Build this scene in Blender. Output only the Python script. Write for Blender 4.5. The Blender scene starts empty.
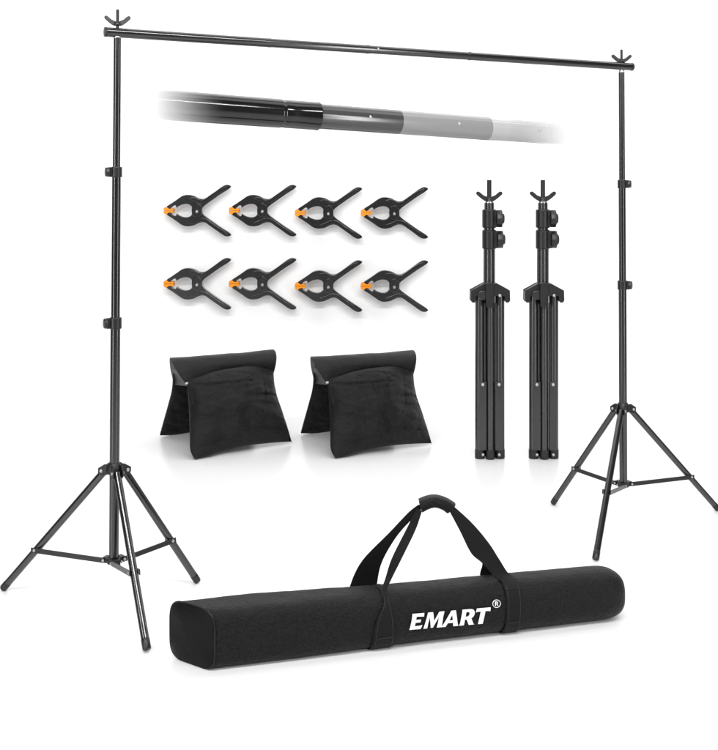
import bpy, bmesh, math, random
from mathutils import Vector, noise
random.seed(4)
scene = bpy.context.scene
COL = scene.collection
V = Vector
PI = math.pi
# ------------------------------------------------------------------ measures
FPX, HX, HY, HC = 1121.0, 359.0, 187.0, 1.47      # focal length, eye point and eye height of the camera
def P(x, y, D):
    """measured picture point at distance D -> world"""
    return V(((x - HX) * D / FPX, D, HC - (y - HY) * D / FPX))
def G(x, y):
    """measured point on the floor"""
    D = FPX * HC / (y - HY)
    return V(((x - HX) * D / FPX, D, 0.0))

# ------------------------------------------------------------------ objects
def root(name, label, cat, loc, group=None):
    o = bpy.data.objects.new(name, None); COL.objects.link(o)
    o.location = loc; o.empty_display_size = .05
    o['label'] = label; o['category'] = cat
    if group: o['group'] = group
    return o
def origin(o):
    p = V((0, 0, 0))
    while o is not None:
        p += V(o.location); o = o.parent
    return p
def mobj(name, verts, faces, mat, parent=None, smooth=40, bevel=0, seg=2, sub=0):
    me = bpy.data.meshes.new(name)
    off = origin(parent)
    me.from_pydata([tuple(V(v) - off) for v in verts], [], faces)
    me.validate()
    bm = bmesh.new(); bm.from_mesh(me)
    bmesh.ops.recalc_face_normals(bm, faces=bm.faces)
    bm.to_mesh(me); bm.free()
    for p in me.polygons: p.use_smooth = True
    me.set_sharp_from_angle(angle=math.radians(smooth))
    if mat: me.materials.append(mat)
    o = bpy.data.objects.new(name, me); COL.objects.link(o)
    if parent: o.parent = parent
    if bevel:
        m = o.modifiers.new('bevel', 'BEVEL'); m.width = bevel; m.segments = seg
        m.limit_method = 'ANGLE'; m.angle_limit = math.radians(35)
        m.harden_normals = False
    return o
class MB:
    def __init__(s): s.v = []; s.f = []
    def add(s, v, f):
        n = len(s.v); s.v += [V(a) for a in v]; s.f += [tuple(i + n for i in q) for q in f]
        return s
    def out(s, name, mat, parent=None, **k): return mobj(name, s.v, s.f, mat, parent, **k)
def frame(d):
    d = d.normalized()
    a = V((0, 0, 1)) if abs(d.z) < .9 else V((0, 1, 0))
    x = d.cross(a).normalized(); y = d.cross(x).normalized()
    return x, y
def lathe(p0, d, prof, n=32):
    """prof: list of (distance along d, radius)"""
    d = V(d).normalized(); x, y = frame(d); v = []; f = []
    for (t, r) in prof:
        for k in range(n):
            a = 2 * PI * k / n
            v.append(V(p0) + d * t + x * (r * math.cos(a)) + y * (r * math.sin(a)))
    for i in range(len(prof) - 1):
        for k in range(n):
            a, b = i * n + k, i * n + (k + 1) % n
            f.append((a, b, b + n, a + n))
    f.append(tuple(range(n))[::-1]); f.append(tuple(range((len(prof) - 1) * n, len(prof) * n)))
    return v, f
def tube(p0, p1, r, r2=None, n=32, e=.0012):
    p0 = V(p0); p1 = V(p1); L = (p1 - p0).length; r2 = r if r2 is None else r2
    return lathe(p0, p1 - p0, [(0, r - e), (e, r), (L - e, r2), (L, r2 - e)], n)
def bar(p0, p1, w, t, up=V((0, 0, 1))):
    p0 = V(p0); p1 = V(p1); d = (p1 - p0).normalized()
    s = d.cross(up).normalized(); u = s.cross(d).normalized()
    v = []
    for p in (p0, p1):
        for a, b in ((-1, -1), (1, -1), (1, 1), (-1, 1)):
            v.append(p + s * (a * t / 2) + u * (b * w / 2))
    return v, [(0, 3, 2, 1), (4, 5, 6, 7), (0, 1, 5, 4), (1, 2, 6, 5), (2, 3, 7, 6), (3, 0, 4, 7)]
def box(c, sx, sy, sz):
    c = V(c); v = [c + V((a * sx / 2, b * sy / 2, d * sz / 2)) for d in (-1, 1) for a, b in ((-1, -1), (1, -1), (1, 1), (-1, 1))]
    return v, [(0, 3, 2, 1), (4, 5, 6, 7), (0, 1, 5, 4), (1, 2, 6, 5), (2, 3, 7, 6), (3, 0, 4, 7)]
def prism(pts, O, ax, ay, az, t0, t1):
    """2d outline extruded from t0 to t1 along az"""
    n = len(pts)
    v = [O + ax * x + ay * y + az * t0 for x, y in pts] + [O + ax * x + ay * y + az * t1 for x, y in pts]
    f = [tuple(range(n))[::-1], tuple(range(n, 2 * n))] + [(i, (i + 1) % n, (i + 1) % n + n, i + n) for i in range(n)]
    return v, f
def cr(pts, k=6, closed=True):
    """Catmull-Rom through 2d / 3d points"""
    pts = [V(p) for p in pts]; n = len(pts); out = []
    rng = range(n) if closed else range(n - 1)
    for i in rng:
        if closed: a, b, c, d = pts[i - 1], pts[i], pts[(i + 1) % n], pts[(i + 2) % n]
        else: a, b, c, d = pts[max(i - 1, 0)], pts[i], pts[i + 1], pts[min(i + 2, n - 1)]
        for j in range(k):
            t = j / k
            out.append(.5 * ((2 * b) + (c - a) * t + (2 * a - 5 * b + 4 * c - d) * t * t + (3 * b - a - 3 * c + d) * t ** 3))
    if not closed: out.append(pts[-1])
    return out
def resample(pts, n):
    pts = [V(p) for p in pts]; L = [0]
    for a, b in zip(pts, pts[1:]): L.append(L[-1] + (b - a).length)
    out = []; j = 0
    for i in range(n):
        t = L[-1] * i / (n - 1)
        while j < len(L) - 2 and L[j + 1] < t: j += 1
        out.append(pts[j].lerp(pts[j + 1], (t - L[j]) / max(1e-9, L[j + 1] - L[j])))
    return out
def ribbon(ea, eb, th, k=8, seg=6):
    """webbing strap between two edge polylines, with real thickness"""
    n = (len(ea) - 1) * k + 1
    A = resample(cr(ea, k, False), n); B = resample(cr(eb, k, False), n)
    v = []; f = []; w = seg + 1
    for side in (1, -1):
        for i in range(n):
            a, b = A[i], B[i]
            t = (A[min(i + 1, n - 1)] + B[min(i + 1, n - 1)]) - (A[max(i - 1, 0)] + B[max(i - 1, 0)])
            nn = t.cross(b - a).normalized()
            for j in range(w):
                q = j / seg
                v.append(a.lerp(b, q) + nn * (side * th / 2 * (1 - .6 * abs(2 * q - 1) ** 4)))
    m = n * w
    for i in range(n - 1):
        for j in range(seg):
            q = i * w + j
            f.append((q, q + 1, q + w + 1, q + w)); f.append((m + q, m + q + w, m + q + w + 1, m + q + 1))
        q = i * w
        f.append((q, q + w, m + q + w, m + q)); q += seg
        f.append((q, m + q, m + q + w, q + w))
    for i in (0, n - 1):
        for j in range(seg):
            q = i * w + j; f.append((q, m + q, m + q + 1, q + 1))
    return v, f

# ------------------------------------------------------------------ materials
def mat(name):
    m = bpy.data.materials.new(name); m.use_nodes = True
    return m, m.node_tree, m.node_tree.nodes['Principled BSDF']
def link(nt, a, b): nt.links.new(a, b)
def noise_node(nt, scale, detail=4, rough=.5, vec='Object', stretch=(1, 1, 1)):
    tc = nt.nodes.new('ShaderNodeTexCoord'); mp = nt.nodes.new('ShaderNodeMapping')
    mp.inputs['Scale'].default_value = stretch
    n = nt.nodes.new('ShaderNodeTexNoise'); n.inputs['Scale'].default_value = scale
    n.inputs['Detail'].default_value = detail; n.inputs['Roughness'].default_value = rough
    link(nt, tc.outputs[vec], mp.inputs[0]); link(nt, mp.outputs[0], n.inputs['Vector'])
    return n
def metal(name, col, rough, spec=.5, metallic=0.0, coat=0.0):
    m, nt, b = mat(name)
    b.inputs['Metallic'].default_value = metallic
    b.inputs['Specular IOR Level'].default_value = spec
    b.inputs['Coat Weight'].default_value = coat; b.inputs['Coat Roughness'].default_value = .12
    n = noise_node(nt, 60, 3)
    r = nt.nodes.new('ShaderNodeMapRange'); r.inputs[3].default_value = rough * .85; r.inputs[4].default_value = rough * 1.2
    link(nt, n.outputs[0], r.inputs[0]); link(nt, r.outputs[0], b.inputs['Roughness'])
    c = nt.nodes.new('ShaderNodeMix'); c.data_type = 'RGBA'
    c.inputs[6].default_value = (*[v * .85 for v in col], 1); c.inputs[7].default_value = (*[v * 1.15 for v in col], 1)
    link(nt, n.outputs[0], c.inputs[0]); link(nt, c.outputs[2], b.inputs['Base Color'])
    return m
def fabric(name, col, rough=.62, weave=420, sheen=.25, spec=.35, wr=.5, wscale=22, wdist=.004, mott=.35, thread=.5):
    m, nt, b = mat(name)
    b.inputs['Specular IOR Level'].default_value = spec
    b.inputs['Sheen Weight'].default_value = sheen; b.inputs['Sheen Roughness'].default_value = .45
    n = noise_node(nt, weave, 2, .6, stretch=(1, 1, .45))
    n2 = noise_node(nt, weave * .8, 2, .6, stretch=(.4, 1, 1.3))
    big = noise_node(nt, wscale, 4, .6)
    ad = nt.nodes.new('ShaderNodeMath'); ad.operation = 'MULTIPLY'
    link(nt, n.outputs[0], ad.inputs[0]); link(nt, n2.outputs[0], ad.inputs[1])
    ramp = nt.nodes.new('ShaderNodeMapRange'); ramp.inputs[1].default_value = .15; ramp.inputs[2].default_value = .37
    link(nt, ad.outputs[0], ramp.inputs[0])
    c = nt.nodes.new('ShaderNodeMix'); c.data_type = 'RGBA'
    c.inputs[6].default_value = (*[v * (1 - mott) for v in col], 1); c.inputs[7].default_value = (*[v * (1 + mott * 1.6) for v in col], 1)
    link(nt, ramp.outputs[0], c.inputs[0]); link(nt, c.outputs[2], b.inputs['Base Color'])
    b.inputs['Roughness'].default_value = rough
    b1 = nt.nodes.new('ShaderNodeBump'); b1.inputs['Strength'].default_value = wr; b1.inputs['Distance'].default_value = wdist * 4
    link(nt, big.outputs[0], b1.inputs['Height'])
    b2 = nt.nodes.new('ShaderNodeBump'); b2.inputs['Strength'].default_value = thread; b2.inputs['Distance'].default_value = .0016
    link(nt, ramp.outputs[0], b2.inputs['Height']); link(nt, b1.outputs[0], b2.inputs['Normal'])
    link(nt, b2.outputs[0], b.inputs['Normal'])
    return m
def ghost(name, col, rough, x0, x1, a0, a1):
    """tube enamel that thins out along the tube"""
    m, nt, b = mat(name)
    b.inputs['Base Color'].default_value = (*col, 1); b.inputs['Roughness'].default_value = rough
    tc = nt.nodes.new('ShaderNodeTexCoord'); sp = nt.nodes.new('ShaderNodeSeparateXYZ')
    link(nt, tc.outputs['Object'], sp.inputs[0])
    r = nt.nodes.new('ShaderNodeMapRange'); r.interpolation_type = 'LINEAR'
    for i, v in zip((1, 2, 3, 4), (x0, x1, a0, a1)): r.inputs[i].default_value = v
    link(nt, sp.outputs[0], r.inputs[0]); link(nt, r.outputs[0], b.inputs['Alpha'])
    return m
M = {}
M['metal'] = metal('black_enamel', (.006, .006, .0064), .17, .85)
M['metal_dark'] = metal('black_enamel_matt', (.005, .005, .0054), .42, .4)
M['plastic'] = metal('black_plastic', (.006, .006, .0064), .36, .45)
M['clamp'] = metal('clamp_nylon', (.005, .005, .0054), .18, .8, 0.0, .5)
M['thread'] = metal('thread', (.018, .018, .019), .5, .4)
M['satin'] = metal('satin_enamel', (.009, .009, .0095), .25, .9)
M['silver'] = metal('bright_steel', (.62, .62, .63), .28, .5, 1.0)
M['rivet'] = metal('dull_rivet', (.38, .38, .38), .4, .5, .8)
M['orange'] = metal('orange_rubber', (.76, .25, .006), .5, .3)
M['bag'] = fabric('bag_polyester', (.0030, .0030, .0032), rough=.42, weave=230, wr=.6, wscale=14, wdist=.003, sheen=.01, spec=.17, mott=.8, thread=1.0)
M['strap'] = fabric('strap_webbing', (.0032, .0032, .0034), rough=.55, weave=350, wr=.1, sheen=.02, spec=.16)
M['cap'] = fabric('bag_end_vinyl', (.003, .003, .003), rough=.42, weave=300, wr=.25, wscale=9, sheen=.0, spec=.10, thread=.15, mott=.2)
M['piping'] = metal('piping_black', (.004, .004, .004), .4, .25)
M['sand'] = fabric('sandbag_nylon', (.0045, .0045, .0048), rough=.38, weave=250, wr=.3, wscale=14, wdist=.004, sheen=.01, spec=.19, mott=.5, thread=1.0)
M['print'] = metal('white_print', (.86, .86, .86), .6, .3)

# ------------------------------------------------------------------ setting: white studio sweep
def white(name, rough, lo):
    m, nt, b = mat(name)
    n = noise_node(nt, 3, 3)
    c = nt.nodes.new('ShaderNodeMix'); c.data_type = 'RGBA'
    c.inputs[6].default_value = (lo, lo, lo, 1); c.inputs[7].default_value = (lo + .02, lo + .02, lo + .02, 1)
    link(nt, n.outputs[0], c.inputs[0]); link(nt, c.outputs[2], b.inputs['Base Color'])
    b.inputs['Roughness'].default_value = rough; b.inputs['Specular IOR Level'].default_value = .5
    return m
M['floor'] = white('white_gloss_floor', .27, .80)
M['wall'] = white('white_wall', .6, .87)
W0, WR = 7.1, .6
o = mobj('floor', [(-14, -4, 0), (14, -4, 0), (14, W0, 0), (-14, W0, 0)], [(0, 1, 2, 3)], M['floor']); o['kind'] = 'structure'
v = []; f = []; N = 24
prof = [(W0 + WR * math.sin(a), WR * (1 - math.cos(a))) for a in [PI / 2 * i / N for i in range(N + 1)]] + [(W0 + WR, 7.0)]
for (y, z) in prof: v += [(-14, y, z), (14, y, z)]
for i in range(len(prof) - 1): f.append((2 * i, 2 * i + 1, 2 * i + 3, 2 * i + 2))
o = mobj('wall', v, f, M['wall']); o['kind'] = 'structure'
WALL = W0 + WR

# ------------------------------------------------------------------ wing nut
def wing_nut(c, s, parent, mt, ang=0.0):
    """c = base centre, s = size of one wing (m)"""
    b = MB()
    b.add(*lathe(c, V((0, 0, 1)), [(0, .30 * s), (.05 * s, .34 * s), (.32 * s, .26 * s), (.36 * s, .22 * s)], 20))
    ax = V((math.cos(ang), math.sin(ang), 0)); up = V((0, 0, 1))
    ay = ax.cross(up)
    for sg in (-1, 1):
        pts = [(.12, .02), (.30, -.02), (.62, .16), (.98, .46), (1.12, .62), (1.10, .78), (.96, .84), (.80, .76), (.48, .50), (.18, .36)]
        pp = [(q.x, q.y) for q in cr([(x * s * sg, y * s, 0) for x, y in pts], 4)]
        b.add(*prism(pp, V(c), ax, up, ay, -.14 * s, .14 * s))
    return b.out('wing_nut', mt, parent, bevel=.04 * s)

# ------------------------------------------------------------------ open tripod stands
def lock(c, rt, h, d, parent):
    """clamping collar round the column with its screw knob towards d"""
    d = V(d).normalized()
    b = MB(); b.add(*lathe(c - V((0, 0, h / 2)), V((0, 0, 1)), [(0, rt + .002), (.002, rt + .004), (h - .002, rt + .004), (h, rt + .002)], 28))
    b.add(*bar(c + d * rt, c + d * (rt + .014), h * .92, .016))
    k = b.out('lock_collar', M['plastic'], parent, bevel=.001)
    s = MB(); s.add(*lathe(c + d * (rt + .008), d, [(0, h * .40), (.003, h * .46), (.013, h * .46), (.016, h * .38)], 10))
    s.out('knob', M['plastic'], k, bevel=.001)
    return k
def light_stand(label, base, top_z, top_dx, z_low, z_hub, zl, feet, fr, kdir, spig):
    t = root('light_stand', label, 'light stand', base, 'open tripod stands')
    bx, by = base.x, base.y
    ax = V((top_dx, 0, top_z)).normalized()
    def at(z): return V((bx + top_dx * z / top_z, by, z))
    MB().add(*tube(at(z_low - .012), at(zl[1]), .0170)).out('lower_tube', M['metal'], t)
    MB().add(*tube(at(zl[1]), at(zl[0]), .0152)).out('middle_tube', M['metal'], t)
    up = MB().add(*tube(at(zl[0]), at(top_z - .028), .0130)).out('upper_tube', M['metal'], t)
    lock(at(zl[1]), .0175, .040, kdir, t); lock(at(zl[0]), .0155, .037, kdir, t)
    MB().add(*lathe(at(top_z - .028), ax, [(0, .0128), (.003, .0135), (.010, .0115), (.012, .006), (.030, .006)], 24)).out('spigot', M['silver'], t)
    MB().add(*tube(at(top_z - .0), at(top_z + spig), .0055, n=16)).out('threaded_stud', M['metal_dark'], t)
    wing_nut(at(top_z + .016), .040, t, M['plastic'], math.radians(8))
    # hub with three lugs
    hub = MB(); h0 = at(z_hub)
    hub.add(*lathe(h0 - V((0, 0, .016)), V((0, 0, 1)), [(0, .025), (.002, .028), (.026, .028), (.036, .021), (.040, .019)], 32))
    low = MB(); l0 = at(z_low)
    low.add(*lathe(l0 - V((0, 0, .012)), V((0, 0, 1)), [(0, .021), (.002, .024), (.020, .024), (.022, .021)], 32))
    rv = []; rl = []; legs = []
    for (F, q) in zip(feet, fr):
        d = V((F.x - bx, F.y - by, 0)).normalized(); s = V((-d.y, d.x, 0))
        K = h0 + d * .036 - V((0, 0, .006))
        for sg in (-1, 1):
            pts = [(.018, .018), (.030, .018), (.056, .002), (.056, -.014), (.046, -.024), (.018, -.018)]
            hub.add(*prism(pts, h0, d, V((0, 0, 1)), s, sg * .0165 - .0018, sg * .0165 + .0018))
        rv.append((K + d * .006, s))
        legs.append((F, q, d, s, K))
    ho = hub.out('hub', M['metal_dark'], t, bevel=.001)
    for (F, q, d, s, K) in legs:
        foot = F + V((0, 0, .009))
        dirv = (foot - K).normalized()
        lg = MB().add(*tube(K, foot - dirv * .03, .0133)).out('leg', M['metal'], t)
        MB().add(*lathe(foot - dirv * .034, dirv, [(0, .0134), (.001, .0139), (.031, .0139), (.034, .0125)], 24)).out('foot_cap', M['plastic'], lg)
        A = K.lerp(foot, q)
        E = l0 + d * .030
        off = s * .0165
        br = MB()
        fs = 1 if s.y < 0 else -1
        if abs(s.y) < .45: fs = 1 if s.x * bx > 0 else -1
        br.add(*bar(E + off * fs, A + off * fs + (A - E).normalized() * .014, .0185, .0026))
        br.add(*bar(E + off * fs * .82 - V((0, 0, .0078)), E.lerp(A, .93) + off * fs * .82 - V((0, 0, .0078)), .0028, .0085))
        br.add(*bar(A + off * -fs - (A - E).normalized() * .012, A + off * -fs + (A - E).normalized() * .014, .0185, .0026))
        bo = br.out('brace', M['plastic'], t, bevel=.0006)
        for sg in (-1, 1):
            MB().add(*lathe(A + off * sg, s * sg, [(0, .0055), (.0028, .0055), (.0042, .003)], 14)).out('rivet', M['rivet'], bo)
        low.add(*bar(l0 + d * .012, E + d * .008, .020, .028))
        for sg in (-1, 1):
            MB().add(*lathe(K + d * .006 + s * sg * .018, s * sg, [(0, .0062), (.003, .0062), (.005, .0035)], 14)).out('rivet', M['rivet'], ho)
    lo = low.out('lower_collar', M['metal_dark'], t, bevel=.001)
    for (F, q, d, s, K) in legs:
        for sg in (-1, 1):
            MB().add(*lathe(l0 + d * .032 + s * sg * .0176, s * sg, [(0, .005), (.003, .005), (.0045, .003)], 14)).out('rivet', M['rivet'], lo)
    # height screw at the hub
    return t
LB = V((P(113.5, 500, 3.92).x, 3.92, 0)); RB = V((P(623.6, 500, 4.87).x, 4.87, 0))
def zpx(y, D): return HC - (y - HY) * D / FPX
barL, barR = P(105, 31.8, 3.90), P(632, 66.8, 4.888)
light_stand('black tripod stand carrying the left end of the crossbar, in front of the white wall', LB, zpx(30, 3.92), .014,
            zpx(560, 3.92), zpx(469, 3.92), (zpx(172, 3.92), zpx(323, 3.92)),
            [G(3, 591), G(197.5, 583.5), G(147, 652.5)], (.66, .62, .585), (-1, -.45, 0), .072)
light_stand('black tripod stand carrying the right end of the crossbar, right of the folded stands', RB, zpx(66, 4.87), -.009,
            zpx(484, 4.87), zpx(408, 4.87), (zpx(184, 4.87), zpx(285, 4.87)),
            [G(553, 505), G(718, 511), G(595.5, 561.5)], (.62, .665, .57), (1, -.45, 0), .072)

# ------------------------------------------------------------------ crossbar
cb = root('crossbar', 'long thin black crossbar bolted across the tops of the two open tripods', 'crossbar', (barL + barR) / 2)
bd = (barR - barL)
def sx(px):   # fraction along the bar for a picture column
    a = px - HX
    return (a * barL.y - FPX * barL.x) / (FPX * bd.x - a * bd.y)
segs = [(105, 270), (270.0, 368), (368, 470), (470, 632)]
rr = [.0172, .0166, .0160, .0166]
for (a, b), r in zip(segs, rr):
    sec = MB().add(*tube(barL + bd * sx(a), barL + bd * sx(b), r)).out('bar_section', M['metal'], cb)
for px in (270, 368, 470):
    q = barL + bd * sx(px)
    MB().add(*tube(q - bd.normalized() * .007, q + bd.normalized() * .003, .0177)).out('joint_ring', M['metal'], cb)
q = barL + bd * sx(377)
MB().add(*lathe(q + V((.004, -.013, .001)), V((.2, -1, .1)), [(0, .005), (.004, .005), (.007, .003)], 16)).out('spring_button', M['silver'], cb)
for e, sg in ((barL, -1), (barR, 1)):
    MB().add(*lathe(e - bd.normalized() * .006 * sg, bd * sg, [(0, .0170), (.001, .0174), (.007, .0174), (.008, .0165)], 32)).out('end_cap', M['plastic'], cb)

# ------------------------------------------------------------------ fading close-up of the telescoping tube
qa, qb = P(141, 103.2, 3.965), P(592, 136.3, 4.817)
tp = root('telescopic_tube', 'thick glossy telescopic tube below the crossbar, black at left, fading to pale grey', 'tube', (qa + qb) / 2)
td = qb - qa; tn = td.normalized(); TL = td.length; TO = (qa + qb) / 2
def tf(px):
    a = px - HX
    return (a * qa.y - FPX * qa.x) / (FPX * td.x - a * td.y) * TL
def lx(px): return (qa + tn * tf(px)).x - TO.x
M['g1'] = ghost('black_gloss_fading', (.005, .005, .005), .11, lx(142), lx(228), 0.0, 1)
M['g2'] = ghost('black_gloss', (.005, .005, .005), .11, lx(0), lx(1), 1, 1)
M['g3'] = ghost('grey_gloss_inner', (.04, .04, .041), .14, lx(0), lx(1), 1, 1)
M['g4'] = ghost('pale_grey_inner', (.19, .19, .19), .15, lx(0), lx(1), 1, 1)
M['g5'] = ghost('white_tip', (.33, .33, .33), .15, lx(505), lx(588), 1.0, 0.0)
def hollow(a, b, r, m, name, parent, r2=None):
    p0 = qa + tn * tf(a); L = tf(b) - tf(a); r2 = r2 or r
    v, f = lathe(p0, tn, [(0, r), (L * .33, r + (r2 - r) * .33), (L * .66, r + (r2 - r) * .66), (L, r2)], 64)
    return MB().add(v, f[:-2]).out(name, m, parent)
hollow(141, 279, .0545, M['g1'], 'outer_tube', tp)
p0 = qa + tn * tf(279)
L = tf(317.5) - tf(279)
v, f = lathe(p0, tn, [(0, .0545), (.004, .0545), (.009, .0526), (.016, .0524), (.022, .0532), (.05, .0534), (L - .010, .0534), (L - .006, .0545), (L, .0545), (L + .001, .0480)], 64)
MB().add(v, f[:-2]).out('joint_sleeve', M['g2'], tp)
hollow(317.5, 398.2, .0478, M['g3'], 'inner_tube', tp)
g4 = hollow(398.2, 487, .0478, M['g4'], 'pale_tube', tp)
g5 = hollow(487, 498, .0478, M['g5'], 'fading_tip', tp, .0462)
g6 = hollow(498, 591, .0462, M['g5'], 'fading_tip', tp)
for px, r in ((368, .0478), (456, .0478), (536.5, .0462)):
    c = qa + tn * tf(px); d = V((.16, -1, .18)).normalized()
    MB().add(*lathe(c + d * (r - .002), d, [(0, .0072), (.003, .0072), (.0045, .005)], 20)).out('spring_button', M['rivet'], tp)

# ------------------------------------------------------------------ spring clamps on the wall
CD = 7.62; CU = CD / FPX
def stroke(pts, w):
    pts = [V((a, b, 0)) for a, b in pts]; c = cr(pts, 5, False); L, Rr = [], []
    for i, p in enumerate(c):
        t = (c[min(i + 1, len(c) - 1)] - c[max(i - 1, 0)]).normalized(); q = i / (len(c) - 1)
        k = w * min(1, (.25 + 5 * q), (.35 + 6 * (1 - q)))
        L.append((p.x - t.y * k, p.y + t.x * k)); Rr.append((p.x + t.y * k, p.y - t.x * k))
    return L + Rr[::-1]
def clamp_proto():
    c0 = P(155 + 198 / 4.69, 170 + 190 / 4.69, CD)
    t = root('spring_clamp', 'x', 'clamp', c0, 'spring clamps in two rows on the white wall')
    X, Z, Y = V((1, 0, 0)), V((0, 0, 1)), V((0, 1, 0))
    def cv(pts, flip=False): return [((x - 198) / 4.69 * CU, (-(y - 190) if not flip else (y - 190)) / 4.69 * CU) for x, y in pts]
    arm = [(58, 171), (80, 156), (105, 139), (130, 122), (155, 116), (185, 121), (210, 133), (230, 135), (250, 126), (285, 101), (318, 77), (338, 69), (354, 72), (358, 79),
           (346, 90), (310, 113), (270, 141), (238, 164), (226, 176), (218, 192), (200, 194), (184, 192), (179, 178), (168, 164), (150, 159), (130, 162), (112, 170), (104, 176), (101, 167), (93, 166), (84, 172), (73, 181), (64, 181)]
    shell = [(140, 130), (160, 127), (185, 131), (212, 146), (232, 146), (255, 134), (290, 110), (322, 87), (338, 80), (345, 80), (338, 86), (305, 107), (265, 133), (236, 154), (215, 166), (190, 162), (165, 146), (148, 142)]
    for fl in (False, True):
        y0, y1 = (-.030, .018) if not fl else (-.024, .024)
        pp = [(q.x, q.y) for q in cr([(a, b, 0) for a, b in cv(arm, fl)], 4)]
        a = MB().add(*prism(pp, c0, X, Z, Y, y0, y1))
        rib = stroke(cv([(160, 133), (188, 136), (213, 147), (238, 145), (262, 128), (300, 102), (340, 79)], fl), .0125)
        a.add(*prism(rib, c0, X, Z, Y, y0 - .011, y0 + .006))
        a = a.out('arm', M['clamp'], t, bevel=.0075, seg=4)
    h = [(177, 168), (189, 158), (200, 153), (211, 158), (223, 168), (224, 190), (223, 210), (211, 219), (200, 224), (189, 219), (177, 210), (176, 190)]
    pl = MB().add(*prism(cv(h), c0, X, Z, Y, -.040, -.026)).out('pivot_plate', M['clamp'], t, bevel=.004)
    MB().add(*lathe(c0 + V((.003, -.038, -.006)), V((0, -1, 0)), [(0, .010), (.004, .010), (.008, .006)], 20)).out('rivet', M['rivet'], pl)
    MB().add(*lathe(c0 + V((.003, .018, -.006)), V((0, 1, 0)), [(0, .012), (WALL - c0.y - .019, .012)], 16)).out('pivot_pin', M['metal_dark'], t)
    for fl in (False, True):
        pad = [(44, 189.3), (43, 184), (46, 177), (54, 173), (62, 175), (67, 181), (78, 181), (80, 178.5), (88, 180), (91, 184), (91, 189.3)]
        MB().add(*prism(cv(pad, fl), c0, X, Z, Y, -.036, .028)).out('jaw_pad', M['orange'], t, bevel=.004)
    # spring end peeking above the plate
    MB().add(*tube(c0 + V((-.012, -.034, .03)), c0 + V((.010, -.034, .052)), .0035, n=10)).out('spring', M['rivet'], t)
    return t
def copy_tree(o, parent=None):
    c = o.copy(); COL.objects.link(c); c.parent = parent
    for ch in list(o.children): copy_tree(ch, c)
    return c
cl0 = clamp_proto()
ords = ['first', 'second', 'third', 'fourth']
k = 0
for r in range(2):
    for i in range(4):
        o = cl0 if k == 0 else copy_tree(cl0)
        k += 1
        px = (197.2, 262.3, 328.0, 393.7)[i]; py = (210.5, 210.5, 212.8, 212.8)[i] + (0, 73)[r]
        o.location = P(px, py, CD)
        row = ('upper', 'lower')[r]
        place = {0: 'leftmost of the %s row' % row, 1: 'second from left in the %s row' % row,
                 2: 'third from left in the %s row' % row, 3: 'rightmost of the %s row, nearest the folded stands' % row}[i]
        o['label'] = 'black spring clamp with orange jaw tips, ' + place

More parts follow.
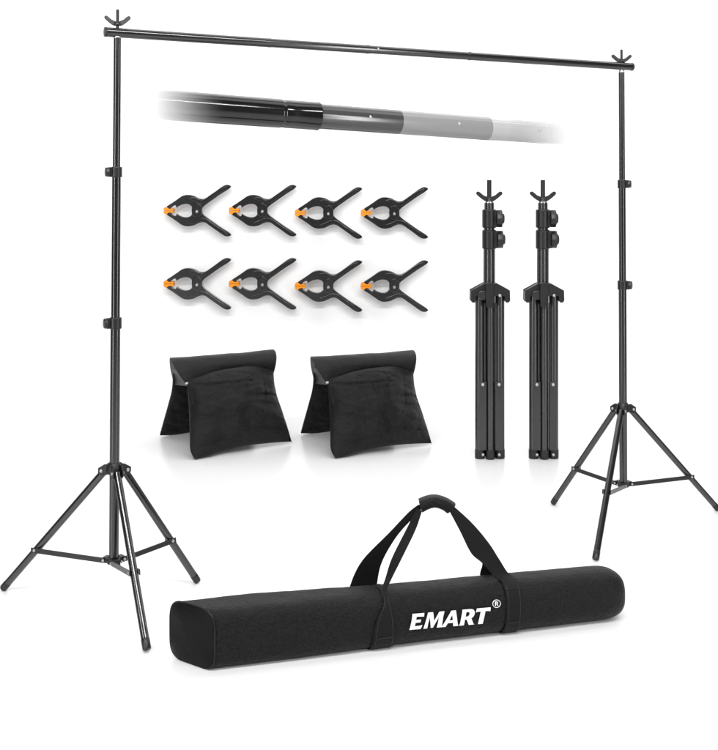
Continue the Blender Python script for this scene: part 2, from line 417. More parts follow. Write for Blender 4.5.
# ------------------------------------------------------------------ folded stands
FD = 6.08; U = FD / FPX
def folded_proto():
    b0 = V(((489.5 - HX) * U, FD, 0))
    t = root('folded_stand', 'x', 'folded stand', b0, 'folded tripod stands standing upright')
    def Q(x, y, d=0): return b0 + V(((x - 489.5) * U, d * U, (458.2 - y) * U))
    up = V((0, 0, 1))
    cx = 489.7
    MB().add(*tube(Q(cx, 457, 4), Q(cx, 240, 4), 5.9 * U)).out('lower_tube', M['satin'], t)
    MB().add(*tube(Q(cx, 240, 4), Q(cx, 220, 4), 5.4 * U)).out('middle_tube', M['satin'], t)
    MB().add(*tube(Q(cx, 222, 4), Q(cx, 203, 4), 4.9 * U)).out('upper_tube', M['satin'], t)
    MB().add(*lathe(Q(cx, 203, 4), up, [(0, 4.6 * U), (.8 * U, 4.6 * U), (1.4 * U, 3.2 * U), (3 * U, 3.2 * U)], 24)).out('spigot', M['silver'], t)
    MB().add(*tube(Q(cx, 201, 4), Q(cx, 180, 4), 2.3 * U, n=16)).out('threaded_stud', M['metal_dark'], t)
    wing_nut(Q(cx, 201.3, 4), 11.6 * U, t, M['plastic'])
    for y0, y1, dx in ((209.5, 228.2, 0), (230.0, 249.3, .8)):
        yc = (y0 + y1) / 2; h = y1 - y0
        s = MB().add(*lathe(Q(cx, y1, 4), up, [(0, 6.2 * U), (.8 * U, 7.1 * U), ((h - .8) * U, 7.1 * U), (h * U, 6.2 * U)], 28))
        s.add(*box(Q(cx + 5.5, yc, 3), 6 * U, 9 * U, h * .9 * U))
        so = s.out('lock_collar', M['plastic'], t, bevel=.3 * U)
        kk = MB().add(*lathe(Q(cx + 6.3 + dx, yc, 3), V((1, 0, 0)), [(0, 7.2 * U), (.8 * U, 9.0 * U), (6.2 * U, 9.0 * U), (6.6 * U, 5.4 * U), (8.0 * U, 5.2 * U), (8.6 * U, 4.2 * U)], 10))
        kk.out('knob', M['plastic'], so, bevel=.3 * U)
    # hub with side lugs
    pts = [(-6.5, 18.5), (6.5, 18.5), (19.3, 11.5), (19.6, 1.5), (18.2, -.5), (15.8, -.8), (14.4, 1), (14, 6), (-14, 6), (-14.4, 1), (-15.8, -.8), (-18.2, -.5), (-19.6, 1.5), (-19.3, 11.5)]
    hb = MB()
    for d0, d1 in ((-7.5, -5.6), (5.5, 7.5)):
        hb.add(*prism([(x * U, y * U) for x, y in pts], Q(cx, 301.5), V((1, 0, 0)), up, V((0, 1, 0)), d0 * U, d1 * U))
    cone = [(-6.3, 18), (6.3, 18), (18.3, 11), (18.4, 8), (-18.4, 8), (-18.3, 11)]
    hb.add(*prism([(x * U, y * U) for x, y in cone], Q(cx, 301.5), V((1, 0, 0)), up, V((0, 1, 0)), -5.5 * U, 5.4 * U))
    for sg in (-1, 1): hb.add(*box(Q(cx + sg * 18.4, 296), 2.0 * U, 10.9 * U, 9.5 * U))
    ho = hb.out('hub', M['plastic'], t, bevel=.4 * U)
    for sg in (-1, 1):
        MB().add(*lathe(Q(cx + sg * 9.2 , 295, -7.5), V((0, -1, 0)), [(0, 1.5 * U), (.8 * U, 1.5 * U), (1.2 * U, .9 * U)], 14)).out('rivet', M['rivet'], ho)
    kn = [(-3.6, 8), (3.9, 8), (4.2, 2), (4, -12), (2.4, -15.5), (-1.8, -15.5), (-3.6, -13)]
    kp = [(q.x, q.y) for q in cr([(x * U, y * U, 0) for x, y in kn], 3)]
    kb = MB().add(*prism(kp, Q(cx - 1.3, 291), V((1, 0, 0)), up, V((0, 1, 0)), -13 * U, -8 * U))
    kb.out('tightening_knob', M['plastic'], t, bevel=1 * U)
    wg = [(-2, 3.4), (-6, 4.6), (-9.6, 3.4), (-10.4, 0), (-9.6, -3.2), (-6, -4.4), (-2, -3.4)]
    wp = [(q.x, q.y) for q in cr([(x * U, y * U, 0) for x, y in wg], 3)]
    MB().add(*prism(wp, Q(cx - 2.2, 294.5), V((1, 0, 0)), up, V((0, 1, 0)), -10.5 * U, -8.5 * U)).out('wing_screw', M['satin'], t, bevel=.7 * U)
    # folded legs
    for (lx_, dd) in ((479.7, -1.0), (499.7, -1.0), (489.8, -4.2)):
        lg = MB().add(*tube(Q(lx_, 452, dd), Q(lx_, 289, dd), (4.6 if lx_ != 489.8 else 3.6) * U)).out('leg', M['satin'], t)
        r = 5.0 if lx_ != 489.8 else 4.6
        MB().add(*lathe(Q(lx_, 458.2, dd), up, [(0, (r - 1) * U), (.8 * U, r * U), (9.0 * U, r * U), (9.6 * U, (r - .6) * U)], 24)).out('foot_cap', M['plastic'], lg)
    for sg, x0 in ((-1, 482.0), (1, 498.2)):
        b = MB()
        b.add(*bar(Q(x0, 449, -6.6), Q(x0, 381, -6.6), 7.6 * U, 1.3 * U, up=V((1, 0, 0))))
        b.add(*bar(Q(x0 - 3.5, 449, -4.8), Q(x0 - 3.5, 381, -4.8), .8 * U, 4 * U, up=V((1, 0, 0))))
        b.add(*bar(Q(x0 + 3.5, 449, -4.8), Q(x0 + 3.5, 381, -4.8), .8 * U, 4 * U, up=V((1, 0, 0))))
        bo = b.out('brace', M['satin'], t, bevel=.4 * U)
        for yy in (383.6,):
            MB().add(*lathe(Q(x0, yy, -7.2), V((0, -1, 0)), [(0, 1.5 * U), (.5 * U, 1.5 * U), (.9 * U, .8 * U)], 14)).out('rivet', M['rivet'], bo)
        b2 = MB().add(*lathe(Q(x0 + .4, 453.7, -5.6), V((0, -1, 0)), [(0, 1.4 * U), (.7 * U, 1.4 * U), (1.1 * U, .8 * U)], 14)).out('rivet', M['rivet'], bo)
    # upper halves of the braces, seen as thin channels beside the legs
    for x0 in (484.4, 495.4):
        MB().add(*bar(Q(x0, 381, -3.0), Q(x0, 303, -3.0), 1.6 * U, 3.5 * U, up=V((1, 0, 0)))).out('inner_channel', M['satin'], t, bevel=.3 * U)
    return t
fo = folded_proto()
fo['label'] = 'black tripod stand folded upright, nearer the clamps, left of its twin'
f2 = copy_tree(fo); f2.location = V(((489.5 + 53.8 - HX) * U, FD, 0))
f2['label'] = 'black tripod stand folded upright, right of its twin and beside the open right tripod'

# ------------------------------------------------------------------ sandbags
def pillow(bot, top, lef, rig, T, n=(84, 84), nrm=None, seed=0, wrin=.013, ex=2.6, flat=1.0):
    nu, nv = n
    B = resample(cr(bot, 8, False), nu + 1); Tt = resample(cr(top, 8, False), nu + 1)
    L = resample(cr(lef, 8, False), nv + 1); R = resample(cr(rig, 8, False), nv + 1)
    v = []; f = []
    if nrm is None: nrm = (B[-1] - B[0]).cross(Tt[0] - B[0]).normalized()
    if nrm.y > 0 and flat > 0: nrm = -nrm
    base = []
    for j in range(nv + 1):
        for i in range(nu + 1):
            a, b = i / nu, j / nv
            p = (1 - b) * B[i] + b * Tt[i] + (1 - a) * L[j] + a * R[j] - ((1 - a) * (1 - b) * B[0] + a * (1 - b) * B[-1] + (1 - a) * b * Tt[0] + a * b * Tt[-1])
            base.append((p, a, b))
    for side in (1, -1):
        for (p, a, b) in base:
            ea = 1 - abs(2 * a - 1) ** ex; eb = 1 - abs(2 * b - 1) ** ex
            h = (max(ea, 0) ** .62) * (max(eb, 0) ** .62)
            q = p * 7 + V((seed, 0, 0))
            w = noise.noise(q) * .9 + noise.noise(q * 2.1) * .6 + noise.noise(V((q.x * 1.6, q.y * 1.6, q.z * 4))) * .45 + noise.noise(q * 6) * .16
            edge = min(1, 6 * min(a, 1 - a, b, 1 - b) + .0)
            cr_ = 0
            if a < .35: cr_ = noise.noise(V((p.x * 4, 3, p.z * 26 + 8 * a))) * (1 - a / .35) ** 1.5 * 1.6
            rd = 0
            for (fx, fz, ph, am) in ((3.2, 13, 0, 1.0), (9, 5, 17, .6), (6, 24, 31, .55)):
                g = noise.noise(V((p.x * fx + ph, seed * 3.1, p.z * fz + p.x * 4)))
                rd += am * max(0, 1 - abs(g) * 5.5) ** 1.6
            away = 1 - min(1, 2.6 * min(a, 1 - a, b, 1 - b)) * .75
            v.append(p + nrm * side * (h * T + (w + cr_) * wrin * edge - rd * .014 * edge * away + .0035))
    m = (nu + 1) * (nv + 1); w_ = nu + 1
    for j in range(nv):
        for i in range(nu):
            q = j * w_ + i
            f.append((q, q + 1, q + w_ + 1, q + w_)); f.append((m + q, m + q + w_, m + q + w_ + 1, m + q + 1))
    for i in range(nu):
        for q in (i, nv * w_ + i): f.append((q, m + q, m + q + 1, q + 1))
    for j in range(nv):
        for q in (j * w_, j * w_ + nu): f.append((q, q + w_, m + q + w_, m + q))
    return v, f
def sandbag():
    g = P(232, 448, 6.40); g.z = 0
    t = root('sandbag', 'x', 'sandbag', g, 'saddle sandbags on the floor')
    # key points
    FBL, FBR = P(195, 459, 6.03), P(291, 441.5, 6.42)
    # front pouch
    bot = [FBL, P(210, 455.5, 6.09), P(222, 451.5, 6.15), P(244, 446.2, 6.22), P(268, 443, 6.33), FBR]
    lef = [FBL, P(190.5, 450, 6.05), P(190, 434, 6.09), P(189.5, 415, 6.13), P(188.5, 398, 6.17), P(186.5, 381, 6.21)]
    rig = [FBR, P(286.5, 426, 6.44), P(281.5, 411, 6.46), P(277, 398, 6.48), P(274.5, 387, 6.50), P(273.0, 369, 6.53)]
    top = [lef[-1], P(200, 376.5, 6.24), P(215, 371.5, 6.28), P(240, 367, 6.38), P(258, 366, 6.48), rig[-1]]
    fp = MB().add(*pillow(bot, top, lef, rig, .078, seed=1)).out('front_pouch', M['sand'], t, smooth=70)
    def welt(pts, name='seam'):
        c = resample(cr(pts, 8, False), 40)
        MB().add(*ribbon(c, [q + V((0, -.002, -.006)) for q in c], .005, 2, 3)).out(name, M['strap'], fp)
    welt([q + V((.004, -.006, 0)) for q in rig[:5]])
    # rear pouch
    RBL, RBR = P(160, 435.0, 6.60), P(252, 424, 7.0)
    botr = [RBL, P(175, 434.5, 6.66), P(195, 431, 6.75), P(225, 427, 6.9), RBR]
    lefr = [RBL, P(163, 424, 6.57), P(168, 406, 6.52), P(172, 390, 6.47), P(173, 374, 6.42)]
    rigr = [RBR, P(254, 400, 6.9), P(262, 372, 6.75)]
    topr = [lefr[-1], P(215, 368, 6.58), rigr[-1]]
    MB().add(*pillow(botr, topr, lefr, rigr, .045, seed=9)).out('rear_pouch', M['sand'], t, smooth=70)
    # saddle over the top: loft of a bent section from left to right
    n = 40; secs = []
    A = [P(187, 386, 6.20), P(178, 373, 6.21), P(171.0, 361, 6.27), P(170.0, 357.5, 6.36), P(169.5, 361, 6.44), P(170.5, 370, 6.47), P(174, 385, 6.46)]
    B = [P(271.5, 381, 6.53), P(275.5, 366, 6.50), P(276.5, 356, 6.54), P(274.5, 350.0, 6.62), P(271, 350.5, 6.70), P(268, 360, 6.76), P(266, 372, 6.76)]
    As = resample(cr(A, 8, False), 26); Bs = resample(cr(B, 8, False), 26)
    v = []; f = []
    for i in range(n + 1):
        s = i / n
        # flap front edge dips in a curve in the middle
        for j in range(26):
            q = j / 25
            p = As[j].lerp(Bs[j], s)
            if q < .42: p += V((0, .022, 0)) * (1 - q / .42) * min(1, 8 * s + .1)
            if q < .5:
                p.z += .040 * (1 - 2 * q) ** 1.2 * math.sin(PI * min(1, s * 1.0)) ** .6
            sag = math.sin(PI * s)
            if .2 < q < .8: p.z -= .004 * sag
            w = noise.noise(p * 9) * .6 + noise.noise(p * 21) * .4
            en = min(1, 10 * s, 10 * (1 - s))
            p += V((0, -w * .008 * en, w * .006 * en * math.sin(PI * q)))
            ed = min(s, 1 - s)
            if ed < .05: p += (V((0, 6.42, p.z - .03)) - V((0, p.y, p.z))) * V((0, 0, 1)).z * 0
            v.append(p)
    for i in range(n):
        for j in range(25):
            q = i * 26 + j
            f.append((q, q + 1, q + 27, q + 26))
    for i in (0, n):      # soft gusset closing each end
        loop = [i * 26 + j for j in range(26)]
        mid = sum((v[q] for q in loop), V()) / 26
        prev = loop
        for kk in range(1, 5):
            q = kk / 4
            if kk == 4:
                v.append(mid + V(((-.006 if i == 0 else .006), 0, 0))); c = len(v) - 1
                for j in range(26): f.append((prev[j], prev[(j + 1) % 26], c))
            else:
                cur = []
                for j in loop:
                    p = v[j].lerp(mid, q)
                    p += V(((.010 if i == 0 else -.010) * math.sin(PI * q) + .006 * noise.noise(p * 30), 0, 0))
                    v.append(p); cur.append(len(v) - 1)
                for j in range(26): f.append((prev[j], prev[(j + 1) % 26], cur[(j + 1) % 26], cur[j]))
                prev = cur
    for i in range(n): f.append((i * 26, (i + 1) * 26, (i + 1) * 26 + 25, i * 26 + 25))
    MB().add(v, f).out('saddle', M['sand'], t, smooth=60)
    # zipper down the left edge of the front pouch
    zl = [P(186.2, 383, 6.15), P(188, 392, 6.13), P(190.0, 404, 6.10), P(191.0, 418, 6.07)]
    zr = [q + V((.016, -.012, 0)) for q in zl]
    z = MB().add(*ribbon(zl, zr, .006)).out('zipper', M['strap'], t)
    c = P(187.4, 384, 6.06)
    sl = MB().add(*lathe(c + V((-.012, 0, .002)), V((1, 0, .1)), [(0, .004), (.002, .007), (.013, .007), (.017, .004)], 10)).out('zipper_slider', M['rivet'], z, bevel=.002)
    MB().add(*ribbon([c + V((-.001, -.016, 0)), P(189, 393, 6.03), P(191.0, 405, 6.01)], [c + V((.010, -.016, 0)), P(191.8, 393, 6.03), P(193.8, 404, 6.01)], .006)).out('zipper_pull', M['strap'], z)
    return t
sb = sandbag()
sb['label'] = 'black saddle sandbag on the floor below the leftmost clamps, left of the other sandbag'
s2 = copy_tree(sb)
ang = -math.radians(7.0)
c_, s_ = math.cos(ang), math.sin(ang)
L0 = V(sb.location)
s2.location = V((c_ * L0.x - s_ * L0.y, s_ * L0.x + c_ * L0.y, 0)) * 1.0
s2.location.x += (137.9 / FPX) * 6.2 * 0 
s2.rotation_euler = (0, 0, ang)
# bring it back to the same distance from the camera plane
k_ = L0.y / s2.location.y
s2.location = V((s2.location.x * k_ + .014, L0.y, 0))
s2['label'] = 'black saddle sandbag on the floor between the other sandbag and the folded stands'

# ------------------------------------------------------------------ carry bag
N0, N1 = G(212, 672.0), G(629, 621.5)
bt = root('carry_bag', 'long black carrying bag with white lettering and loop handle lying on the floor', 'bag', (N0 + N1) / 2)
ND = N1 - N0; NL = ND.length; NDn = ND.normalized()
def ssx(px):
    a = px - HX
    return (a * N0.y - FPX * N0.x) / (FPX * ND.x - a * ND.y)
E0 = V((-.80, .60, 0)).normalized(); E1 = V((-NDn.y, NDn.x, 0))
def sm(x): x = max(0, min(1, x)); return x * x * (3 - 2 * x)
def sec(s):
    k = sm(s / .22)
    e = E0.lerp(E1, k).normalized()
    w = .196 + (.168 - .196) * k
    h = .184 + (.164 - .184) * s
    n = 4.2 + (2.7 - 4.2) * sm(s / .5)
    if s > .925:
        q = (s - .925) / .075
        sh = max(0.0, 1 - q ** 3.2) ** (1 / 2.2)
        sh = .45 + .55 * sh
        cen = h / 2
        return e, w, h, n, sh
    return e, w, h, n, 1.0
def spt(s, a, off=0.0):
    e, w, h, n, sh = sec(s)
    if s < .012: sh *= 1 - .03 * (1 - s / .012) ** 2
    c, q = math.cos(a), math.sin(a)
    cc = math.copysign(abs(c) ** (2 / n), c); ss = math.copysign(abs(q) ** (2 / n), q)
    C = N0 + ND * s + e * (w / 2 - .012) + V((0, 0, h / 2))
    return C + e * (cc * (w / 2 * sh + off)) + V((0, 0, ss * (h / 2 * sh + off)))
NS, NA = 190, 72
v = []; f = []
for i in range(NS + 1):
    s = i / NS
    for j in range(NA):
        a = 2 * PI * j / NA
        p = spt(s, a)
        fade = min(1, s * 12) * min(1, (1 - s) * 12)
        q = V((p.x * 5, p.y * 9, p.z * 9))
        w = noise.noise(q) * .5 + noise.noise(q * 2.3) * .35 + noise.noise(q * 5.5) * .2
        nn = (p - (N0 + ND * s + sec(s)[0] * .075 + V((0, 0, .09)))).normalized()
        d = w * .0042 * fade
        if math.sin(a) > -.8: p = p + nn * d
        p.z = max(p.z, .0005)
        v.append(p)
for i in range(NS):
    for j in range(NA):
        q = i * NA + j; r = i * NA + (j + 1) % NA
        f.append((q, r, r + NA, q + NA))
f.append(tuple(range(NA))); f.append(tuple(range(NS * NA, (NS + 1) * NA)))
MB().add(v, f).out('body', M['bag'], bt, smooth=50)
# end cap: slightly domed panel, with piping round it
v = []; f = []; K = 14
e0 = E0; nrm0 = V((-e0.y, e0.x, 0)); nrm0 = -nrm0 if nrm0.dot(NDn) > 0 else nrm0
cen = sum((spt(0, 2 * PI * j / NA) for j in range(NA)), V()) / NA
for i in range(K + 1):
    q = i / K
    for j in range(NA):
        p = cen.lerp(spt(0, 2 * PI * j / NA), 1 - q)
        v.append(p + nrm0 * (.002 + .010 * (1 - (1 - q) ** 3) + .003 * noise.noise(p * 14)))
for i in range(K):
    for j in range(NA):
        q = i * NA + j; r = i * NA + (j + 1) % NA
        f.append((q, r, r + NA, q + NA))
ec = MB().add(v, f).out('end_panel', M['cap'], bt, smooth=60)
def ring(s, r, off, name, m):
    v = []; f = []
    for j in range(NA):
        a = 2 * PI * j / NA
        p = spt(s, a, off); t = (spt(s, a + .03, off) - spt(s, a - .03, off)).normalized()
        x = NDn; y = t.cross(x).normalized()
        for k in range(8):
            b = 2 * PI * k / 8
            v.append(p + x * r * math.cos(b) + y * r * math.sin(b))
    for j in range(NA):
        for k in range(8):
            q = j * 8 + k; q2 = ((j + 1) % NA) * 8 + k; k2 = (k + 1) % 8
            f.append((q, j * 8 + k2, ((j + 1) % NA) * 8 + k2, q2))
    MB().add([V((p.x, p.y, max(p.z, .0006))) for p in v], f).out(name, m, bt, smooth=80)
ring(.001, .0035, .001, 'piping', M['piping'])
# webbing bands sewn round the bag
def band(px0, px1, tl, tr, name='strap_band'):
    """left/right columns as functions of angle"""
    v = []; f = []; n = 60; w = 7
    for i in range(n + 1):
        q = i / n
        a = math.radians(84 + q * (262 - 84))
        l, r = tl(q), tr(q)
        for side in (.0058, .0034):
            for j in range(w):
                px = l + (r - l) * j / (w - 1)
                p = spt(ssx(px), a, side - (.0015 if j in (0, w - 1) else 0)); p.z = max(p.z, .001)
                v.append(p)
    W = 2 * w
    for i in range(n):
        for j in range(w - 1):
            q = i * W + j
            f.append((q, q + 1, q + W + 1, q + W)); f.append((q + w, q + w + W, q + w + W + 1, q + w + 1))
        for q in (i * W, i * W + w - 1): f.append((q, q + W, q + W + w, q + w))
    for i in (0, n):
        for j in range(w - 1):
            q = i * W + j; f.append((q, q + 1, q + w + 1, q + w))
    return MB().add(v, f).out(name, M['strap'], bt, smooth=50)
def lerpk(keys):
    def g(q):
        for (a, x), (b, y) in zip(keys, keys[1:]):
            if q <= b: return x + (y - x) * sm((q - a) / (b - a))
        return keys[-1][1]
    return g
bA = band(0, 0, lerpk([(0, 384), (.3, 384), (.62, 372), (1, 370)]), lerpk([(0, 389), (.3, 389), (.62, 394), (1, 393)]))
bB = band(0, 0, lerpk([(0, 505), (.3, 505), (1, 503)]), lerpk([(0, 521), (1, 519)]))
for band_o, l, r in ((bA, lerpk([(0, 384), (.3, 384), (.62, 372), (1, 370)]), lerpk([(0, 389), (.3, 389), (.62, 394), (1, 393)])), (bB, lerpk([(0, 505), (.3, 505), (1, 503)]), lerpk([(0, 521), (1, 519)]))):
    for k_ in (.12, .88):
        ea, eb = [], []
        for i in range(40):
            q = .25 + .72 * i / 39; a = math.radians(84 + q * 178); x = l(q) + (r(q) - l(q)) * k_
            ea.append(spt(ssx(x - .22), a, .0062)); eb.append(spt(ssx(x + .22), a, .0062))
        MB().add(*ribbon(ea, eb, .0012, 1, 2)).out('edge_stitching', M['thread'], band_o)
# stitched box on the left band
for (band_o, x0, x1) in ((bA, 376, 391), (bB, 507, 518)):
    for a in (math.radians(196), ):
        ea = [spt(ssx(x0 + (x1 - x0) * i / 5), a, .0065) for i in range(6)]
        eb = [spt(ssx(x0 + (x1 - x0) * i / 5), a + .035, .0065) for i in range(6)]
        MB().add(*ribbon(ea, eb, .0016, 2, 2)).out('stitching', M['metal_dark'], band_o)
# handle straps (from the grip down to the bands)
hs = MB()
hs.add(*ribbon([P(418, 505, 3.68), P(408, 513, 3.69), P(389, 533, 3.71), P(362, 561, 3.74), P(350, 586, 3.76), P(349, 602, 3.755)],
               [P(425, 505, 3.68), P(415, 516, 3.69), P(397, 536, 3.71), P(382, 562, 3.74), P(377, 585, 3.76), P(376, 602, 3.755)], .004))
hs.out('strap', M['strap'], bt)
tA = spt(ssx(384), math.radians(110), .004); tB = spt(ssx(389), math.radians(110), .004)
hs = MB()
hs.add(*ribbon([P(417, 508, 3.67), P(407, 528, 3.665), P(392, 558, 3.64), P(385.5, 578, 3.63), tA, spt(ssx(384), math.radians(135), .005)],
               [P(422, 511, 3.66), P(415.5, 530, 3.655), P(401, 560, 3.63), P(391, 580, 3.62), tB, spt(ssx(389), math.radians(135), .005)], .004))
hs.out('strap', M['strap'], bt)
tA = spt(ssx(505), math.radians(112), .004); tB = spt(ssx(521), math.radians(112), .004)
hs = MB()
hs.add(*ribbon([P(450, 512, 3.69), P(460, 531, 3.70), P(471, 553, 3.71), P(482, 563, 3.71), P(494, 576, 3.71), tA, spt(ssx(505), math.radians(140), .0055)],
               [P(451, 504, 3.71), P(471, 522, 3.72), P(488, 542, 3.73), P(499, 559, 3.735), P(508, 573, 3.735), tB, spt(ssx(521), math.radians(140), .0055)], .004))
hs.out('strap', M['strap'], bt)
hs = MB()
hs.add(*ribbon([P(450, 509, 3.72), P(470, 535, 3.76), P(482, 561, 3.80), P(480, 574, 3.81), P(482, 590, 3.85)],
               [P(452, 505, 3.72), P(474, 530, 3.76), P(490, 558, 3.80), P(502, 572, 3.81), P(506, 590, 3.85)], .004))
hs.out('strap', M['strap'], bt)
# padded grip: folded pad bent over the straps
gp = [P(420.5, 505.5, 3.685), P(427, 502.5, 3.685), P(435, 501, 3.69), P(444, 503.5, 3.695), P(451, 508, 3.70)]
pth = resample(cr(gp, 8, False), 30)
v = []; f = []; na = 20
for i, p in enumerate(pth):
    t = (pth[min(i + 1, 29)] - pth[max(i - 1, 0)]).normalized()
    dz = t.cross(V((0, -1, 0))).normalized(); dz = dz if dz.z > 0 else -dz
    q = i / 29; hh = .0205 - .0015 * math.sin(PI * q) 
    for j in range(na):
        a = 2 * PI * j / na
        c, s = math.cos(a), math.sin(a)
        v.append(p + V((0, .030 * math.copysign(abs(c) ** .7, c), 0)) + dz * (hh * math.copysign(abs(s) ** .6, s)) + t * (.004 * (1 if i in (0, 29) else 0) * (s - .2)))
for i in range(29):
    for j in range(na):
        q = i * na + j; r = i * na + (j + 1) % na
        f.append((q, r, r + na, q + na))
f.append(tuple(range(na))); f.append(tuple(range(29 * na, 30 * na)))
gr = MB().add(v, f).out('grip', M['bag'], bt, bevel=.002)
MB().add(*ribbon([p + V((0, -.0300, -.003)) for p in pth[1:-1:3]], [p + V((0, -.0285, -.0065)) for p in pth[1:-1:3]], .003, 3, 2)).out('grip_flap', M['strap'], gr)
# --- lettering, laid on the bag's side
def letters():
    E = [(0, 0), (.74, 0), (.80, .24), (.72, .21), (.32, .19), (.32, .42), (.64, .43), (.64, .60), (.32, .60), (.32, .81), (.74, .79), (.80, .77), (.78, 1.0), (0, 1.0), (.03, .96), (.05, .5), (.03, .04)]
    Mm = [(0, 0), (.24, 0), (.23, .30), (.27, .72), (.47, .02), (.60, .02), (.86, .70), (.88, .30), (.86, 0), (1.18, 0), (1.15, .3), (1.13, .7), (1.15, 1), (.83, 1), (.60, .42), (.42, 1), (.10, 1), (.08, .7), (.04, .3)]
    A1 = [(-.04, 0), (.22, 0), (.31, .22), (.66, .22), (.72, 0), (1.05, 0), (.98, .10), (.68, 1), (.40, 1), (.02, .10)]
    A2 = [(.37, .39), (.50, .74), (.61, .39)]
    R1 = [(0, 0), (.30, 0), (.29, .36), (.40, .36), (.62, 0), (.98, 0), (.90, .06), (.69, .41), (.80, .50), (.85, .64), (.84, .80), (.76, .92), (.62, .99), (.45, 1.0), (0, 1.0), (.03, .9), (.03, .1)]
    R2 = [(.29, .53), (.29, .83), (.42, .83), (.50, .79), (.54, .69), (.50, .58), (.42, .53)]
    T = [(.27, 0), (.57, 0), (.58, .80), (.82, .79), (.90, .76), (.88, 1.0), (0, 1.0), (-.02, .76), (.06, .79), (.29, .80)]
    return [(E, None, 0), (Mm, None, .93), (A1, A2, 2.14), (R1, R2, 3.24), (T, None, 4.19)]
def ring_face(bm, out, hole):
    vo = [bm.verts.new((x, y, 0)) for x, y in out]
    if not hole:
        bm.faces.new(vo); return
    vh = [bm.verts.new((x, y, 0)) for x, y in hole]
    ed = [bm.edges.new((vo[i], vo[(i + 1) % len(vo)])) for i in range(len(vo))] + [bm.edges.new((vh[i], vh[(i + 1) % len(vh)])) for i in range(len(vh))]
    bmesh.ops.triangle_fill(bm, edges=ed, use_beauty=True)
CAPX = 15.0
def lay(bm, x0px, y0px, cap, slope, slant):
    """bend flat lettering (unit = cap height) over the side of the bag"""
    bm.normal_update()
    bmesh.ops.triangulate(bm, faces=bm.faces)
    for ax in range(2):
        for i in range(-4, 110):
            co = [0, 0, 0]; no = [0, 0, 0]; co[ax] = i * .0803 + .0117; no[ax] = 1
            g = list(bm.verts) + list(bm.edges) + list(bm.faces)
            bmesh.ops.bisect_plane(bm, geom=g, plane_co=co, plane_no=no)
    for vv in bm.verts:
        x, y = vv.co.x, vv.co.y
        px = x0px + (x + slant * y) * cap; py = y0px - slope * (px - x0px) - y * cap
        s = ssx(px)
        D = (N0 + ND * s).y
        z = HC - (py - HY) * D / FPX
        e, w, h, n, sh = sec(s)
        q = max(-.98, min(.98, (z - h / 2) / (h / 2)))
        cc = -(1 - abs(q) ** n) ** (1 / n)
        # two passes: the side wall is a little farther than the ground line
        C = N0 + ND * s + e * (w / 2 - .012) + V((0, 0, h / 2))
        p = C + e * (cc * w / 2)
        z2 = HC - (py - HY) * p.y / FPX
        q = max(-.98, min(.98, (z2 - h / 2) / (h / 2))); cc = -(1 - abs(q) ** n) ** (1 / n)
        vv.co = C + e * (cc * (w / 2) - .0042) + V((0, 0, q * h / 2))
bm = bmesh.new()
for o_, h_, dx in letters():
    ring_face(bm, [(x + dx, y) for x, y in o_], [(x + dx, y) for x, y in h_] if h_ else None)
lay(bm, 407.5, 629.3, 15.4, .085, .20)
def text_out(bm, name):
    me = bpy.data.meshes.new(name); off = origin(bt)
    r = bmesh.ops.extrude_face_region(bm, geom=list(bm.faces))
    for q in r['geom']:
        if isinstance(q, bmesh.types.BMVert): q.co += V((.0003, -.0012, 0))
    bmesh.ops.recalc_face_normals(bm, faces=bm.faces)
    for vv in bm.verts: vv.co -= off
    bm.to_mesh(me); bm.free(); me.materials.append(M['print'])
    o = bpy.data.objects.new(name, me); COL.objects.link(o); o.parent = bt
text_out(bm, 'lettering')
bm = bmesh.new()
circ = lambda r, n=28: [(r * math.cos(2 * PI * k / n), r * math.sin(2 * PI * k / n)) for k in range(n)]
ring_face(bm, circ(1.0), circ(.89))
rs = .95
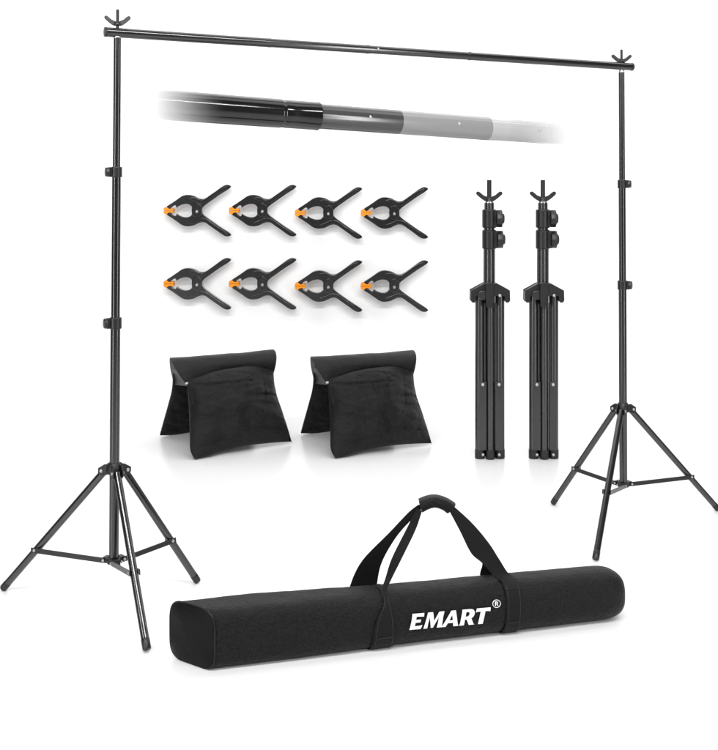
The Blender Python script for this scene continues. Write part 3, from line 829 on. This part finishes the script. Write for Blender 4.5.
ring_face(bm, [(x * rs - .38, y * rs * 1.1 - .52) for x, y in [(0, 0), (.18, 0), (.18, .4), (.36, .4), (.6, 0), (.82, 0), (.56, .42), (.74, .56), (.74, .84), (.58, 1.0), (0, 1.0)]],
          [(x * rs - .38, y * rs * 1.1 - .52) for x, y in [(.18, .56), (.18, .84), (.48, .84), (.56, .76), (.56, .64), (.48, .56)]])
lay(bm, 494.8, 603.3, 4.0, .085, 0)
text_out(bm, 'registered_mark')

# ------------------------------------------------------------------ camera
cam = bpy.data.cameras.new('camera'); co = bpy.data.objects.new('camera', cam); COL.objects.link(co)
co.location = (0, 0, HC); co.rotation_euler = (PI / 2, 0, 0)
cam.sensor_fit = 'HORIZONTAL'; cam.sensor_width = 36; cam.lens = 36 * FPX / 718
cam.shift_y = -(375 - HY) / 718; cam.shift_x = 0
cam.clip_end = 200
scene.camera = co

# ------------------------------------------------------------------ light
w = bpy.data.worlds.new('World'); scene.world = w; w.use_nodes = True
w.node_tree.nodes['Background'].inputs[0].default_value = (1, 1, 1, 1)
w.node_tree.nodes['Background'].inputs[1].default_value = .12
def area(name, loc, tgt, sx_, sy_, power):
    l = bpy.data.lights.new(name, 'AREA'); l.shape = 'RECTANGLE'; l.size = sx_; l.size_y = sy_; l.energy = power
    o = bpy.data.objects.new(name, l); COL.objects.link(o); o.location = loc
    o.rotation_euler = (V(tgt) - V(loc)).to_track_quat('-Z', 'Y').to_euler()
    return o
area('overhead_softbox', (0, 5.6, 4.4), (0, 5.6, 0), 5.0, 3.8, 118)
area('wall_softbox', (0, 1.3, 4.3), (0, 7.7, 1.2), 6, .25, 285)
area('strip_left', (-3.6, 1.0, 1.6), (-.2, 4.6, 1.0), .30, 3.0, 80)
area('strip_right', (3.8, 1.2, 1.6), (.4, 4.8, 1.0), .28, 3.0, 70)
area('front_softbox', (-.4, -2.6, 3.8), (0, 7.6, .3), 2.0, 1.0, 160)
area('strip_top_right', (4.2, 5.3, 3.9), (.9, 4.7, 1.8), .35, 3.6, 45)

scene.view_settings.view_transform = 'Standard'; scene.view_settings.look = 'None'
scene.view_settings.exposure = 0; scene.view_settings.gamma = 1
scene.render.resolution_x = 980; scene.render.resolution_y = 1024
scene.render.engine = 'CYCLES'
scene.cycles.transparent_max_bounces = 16
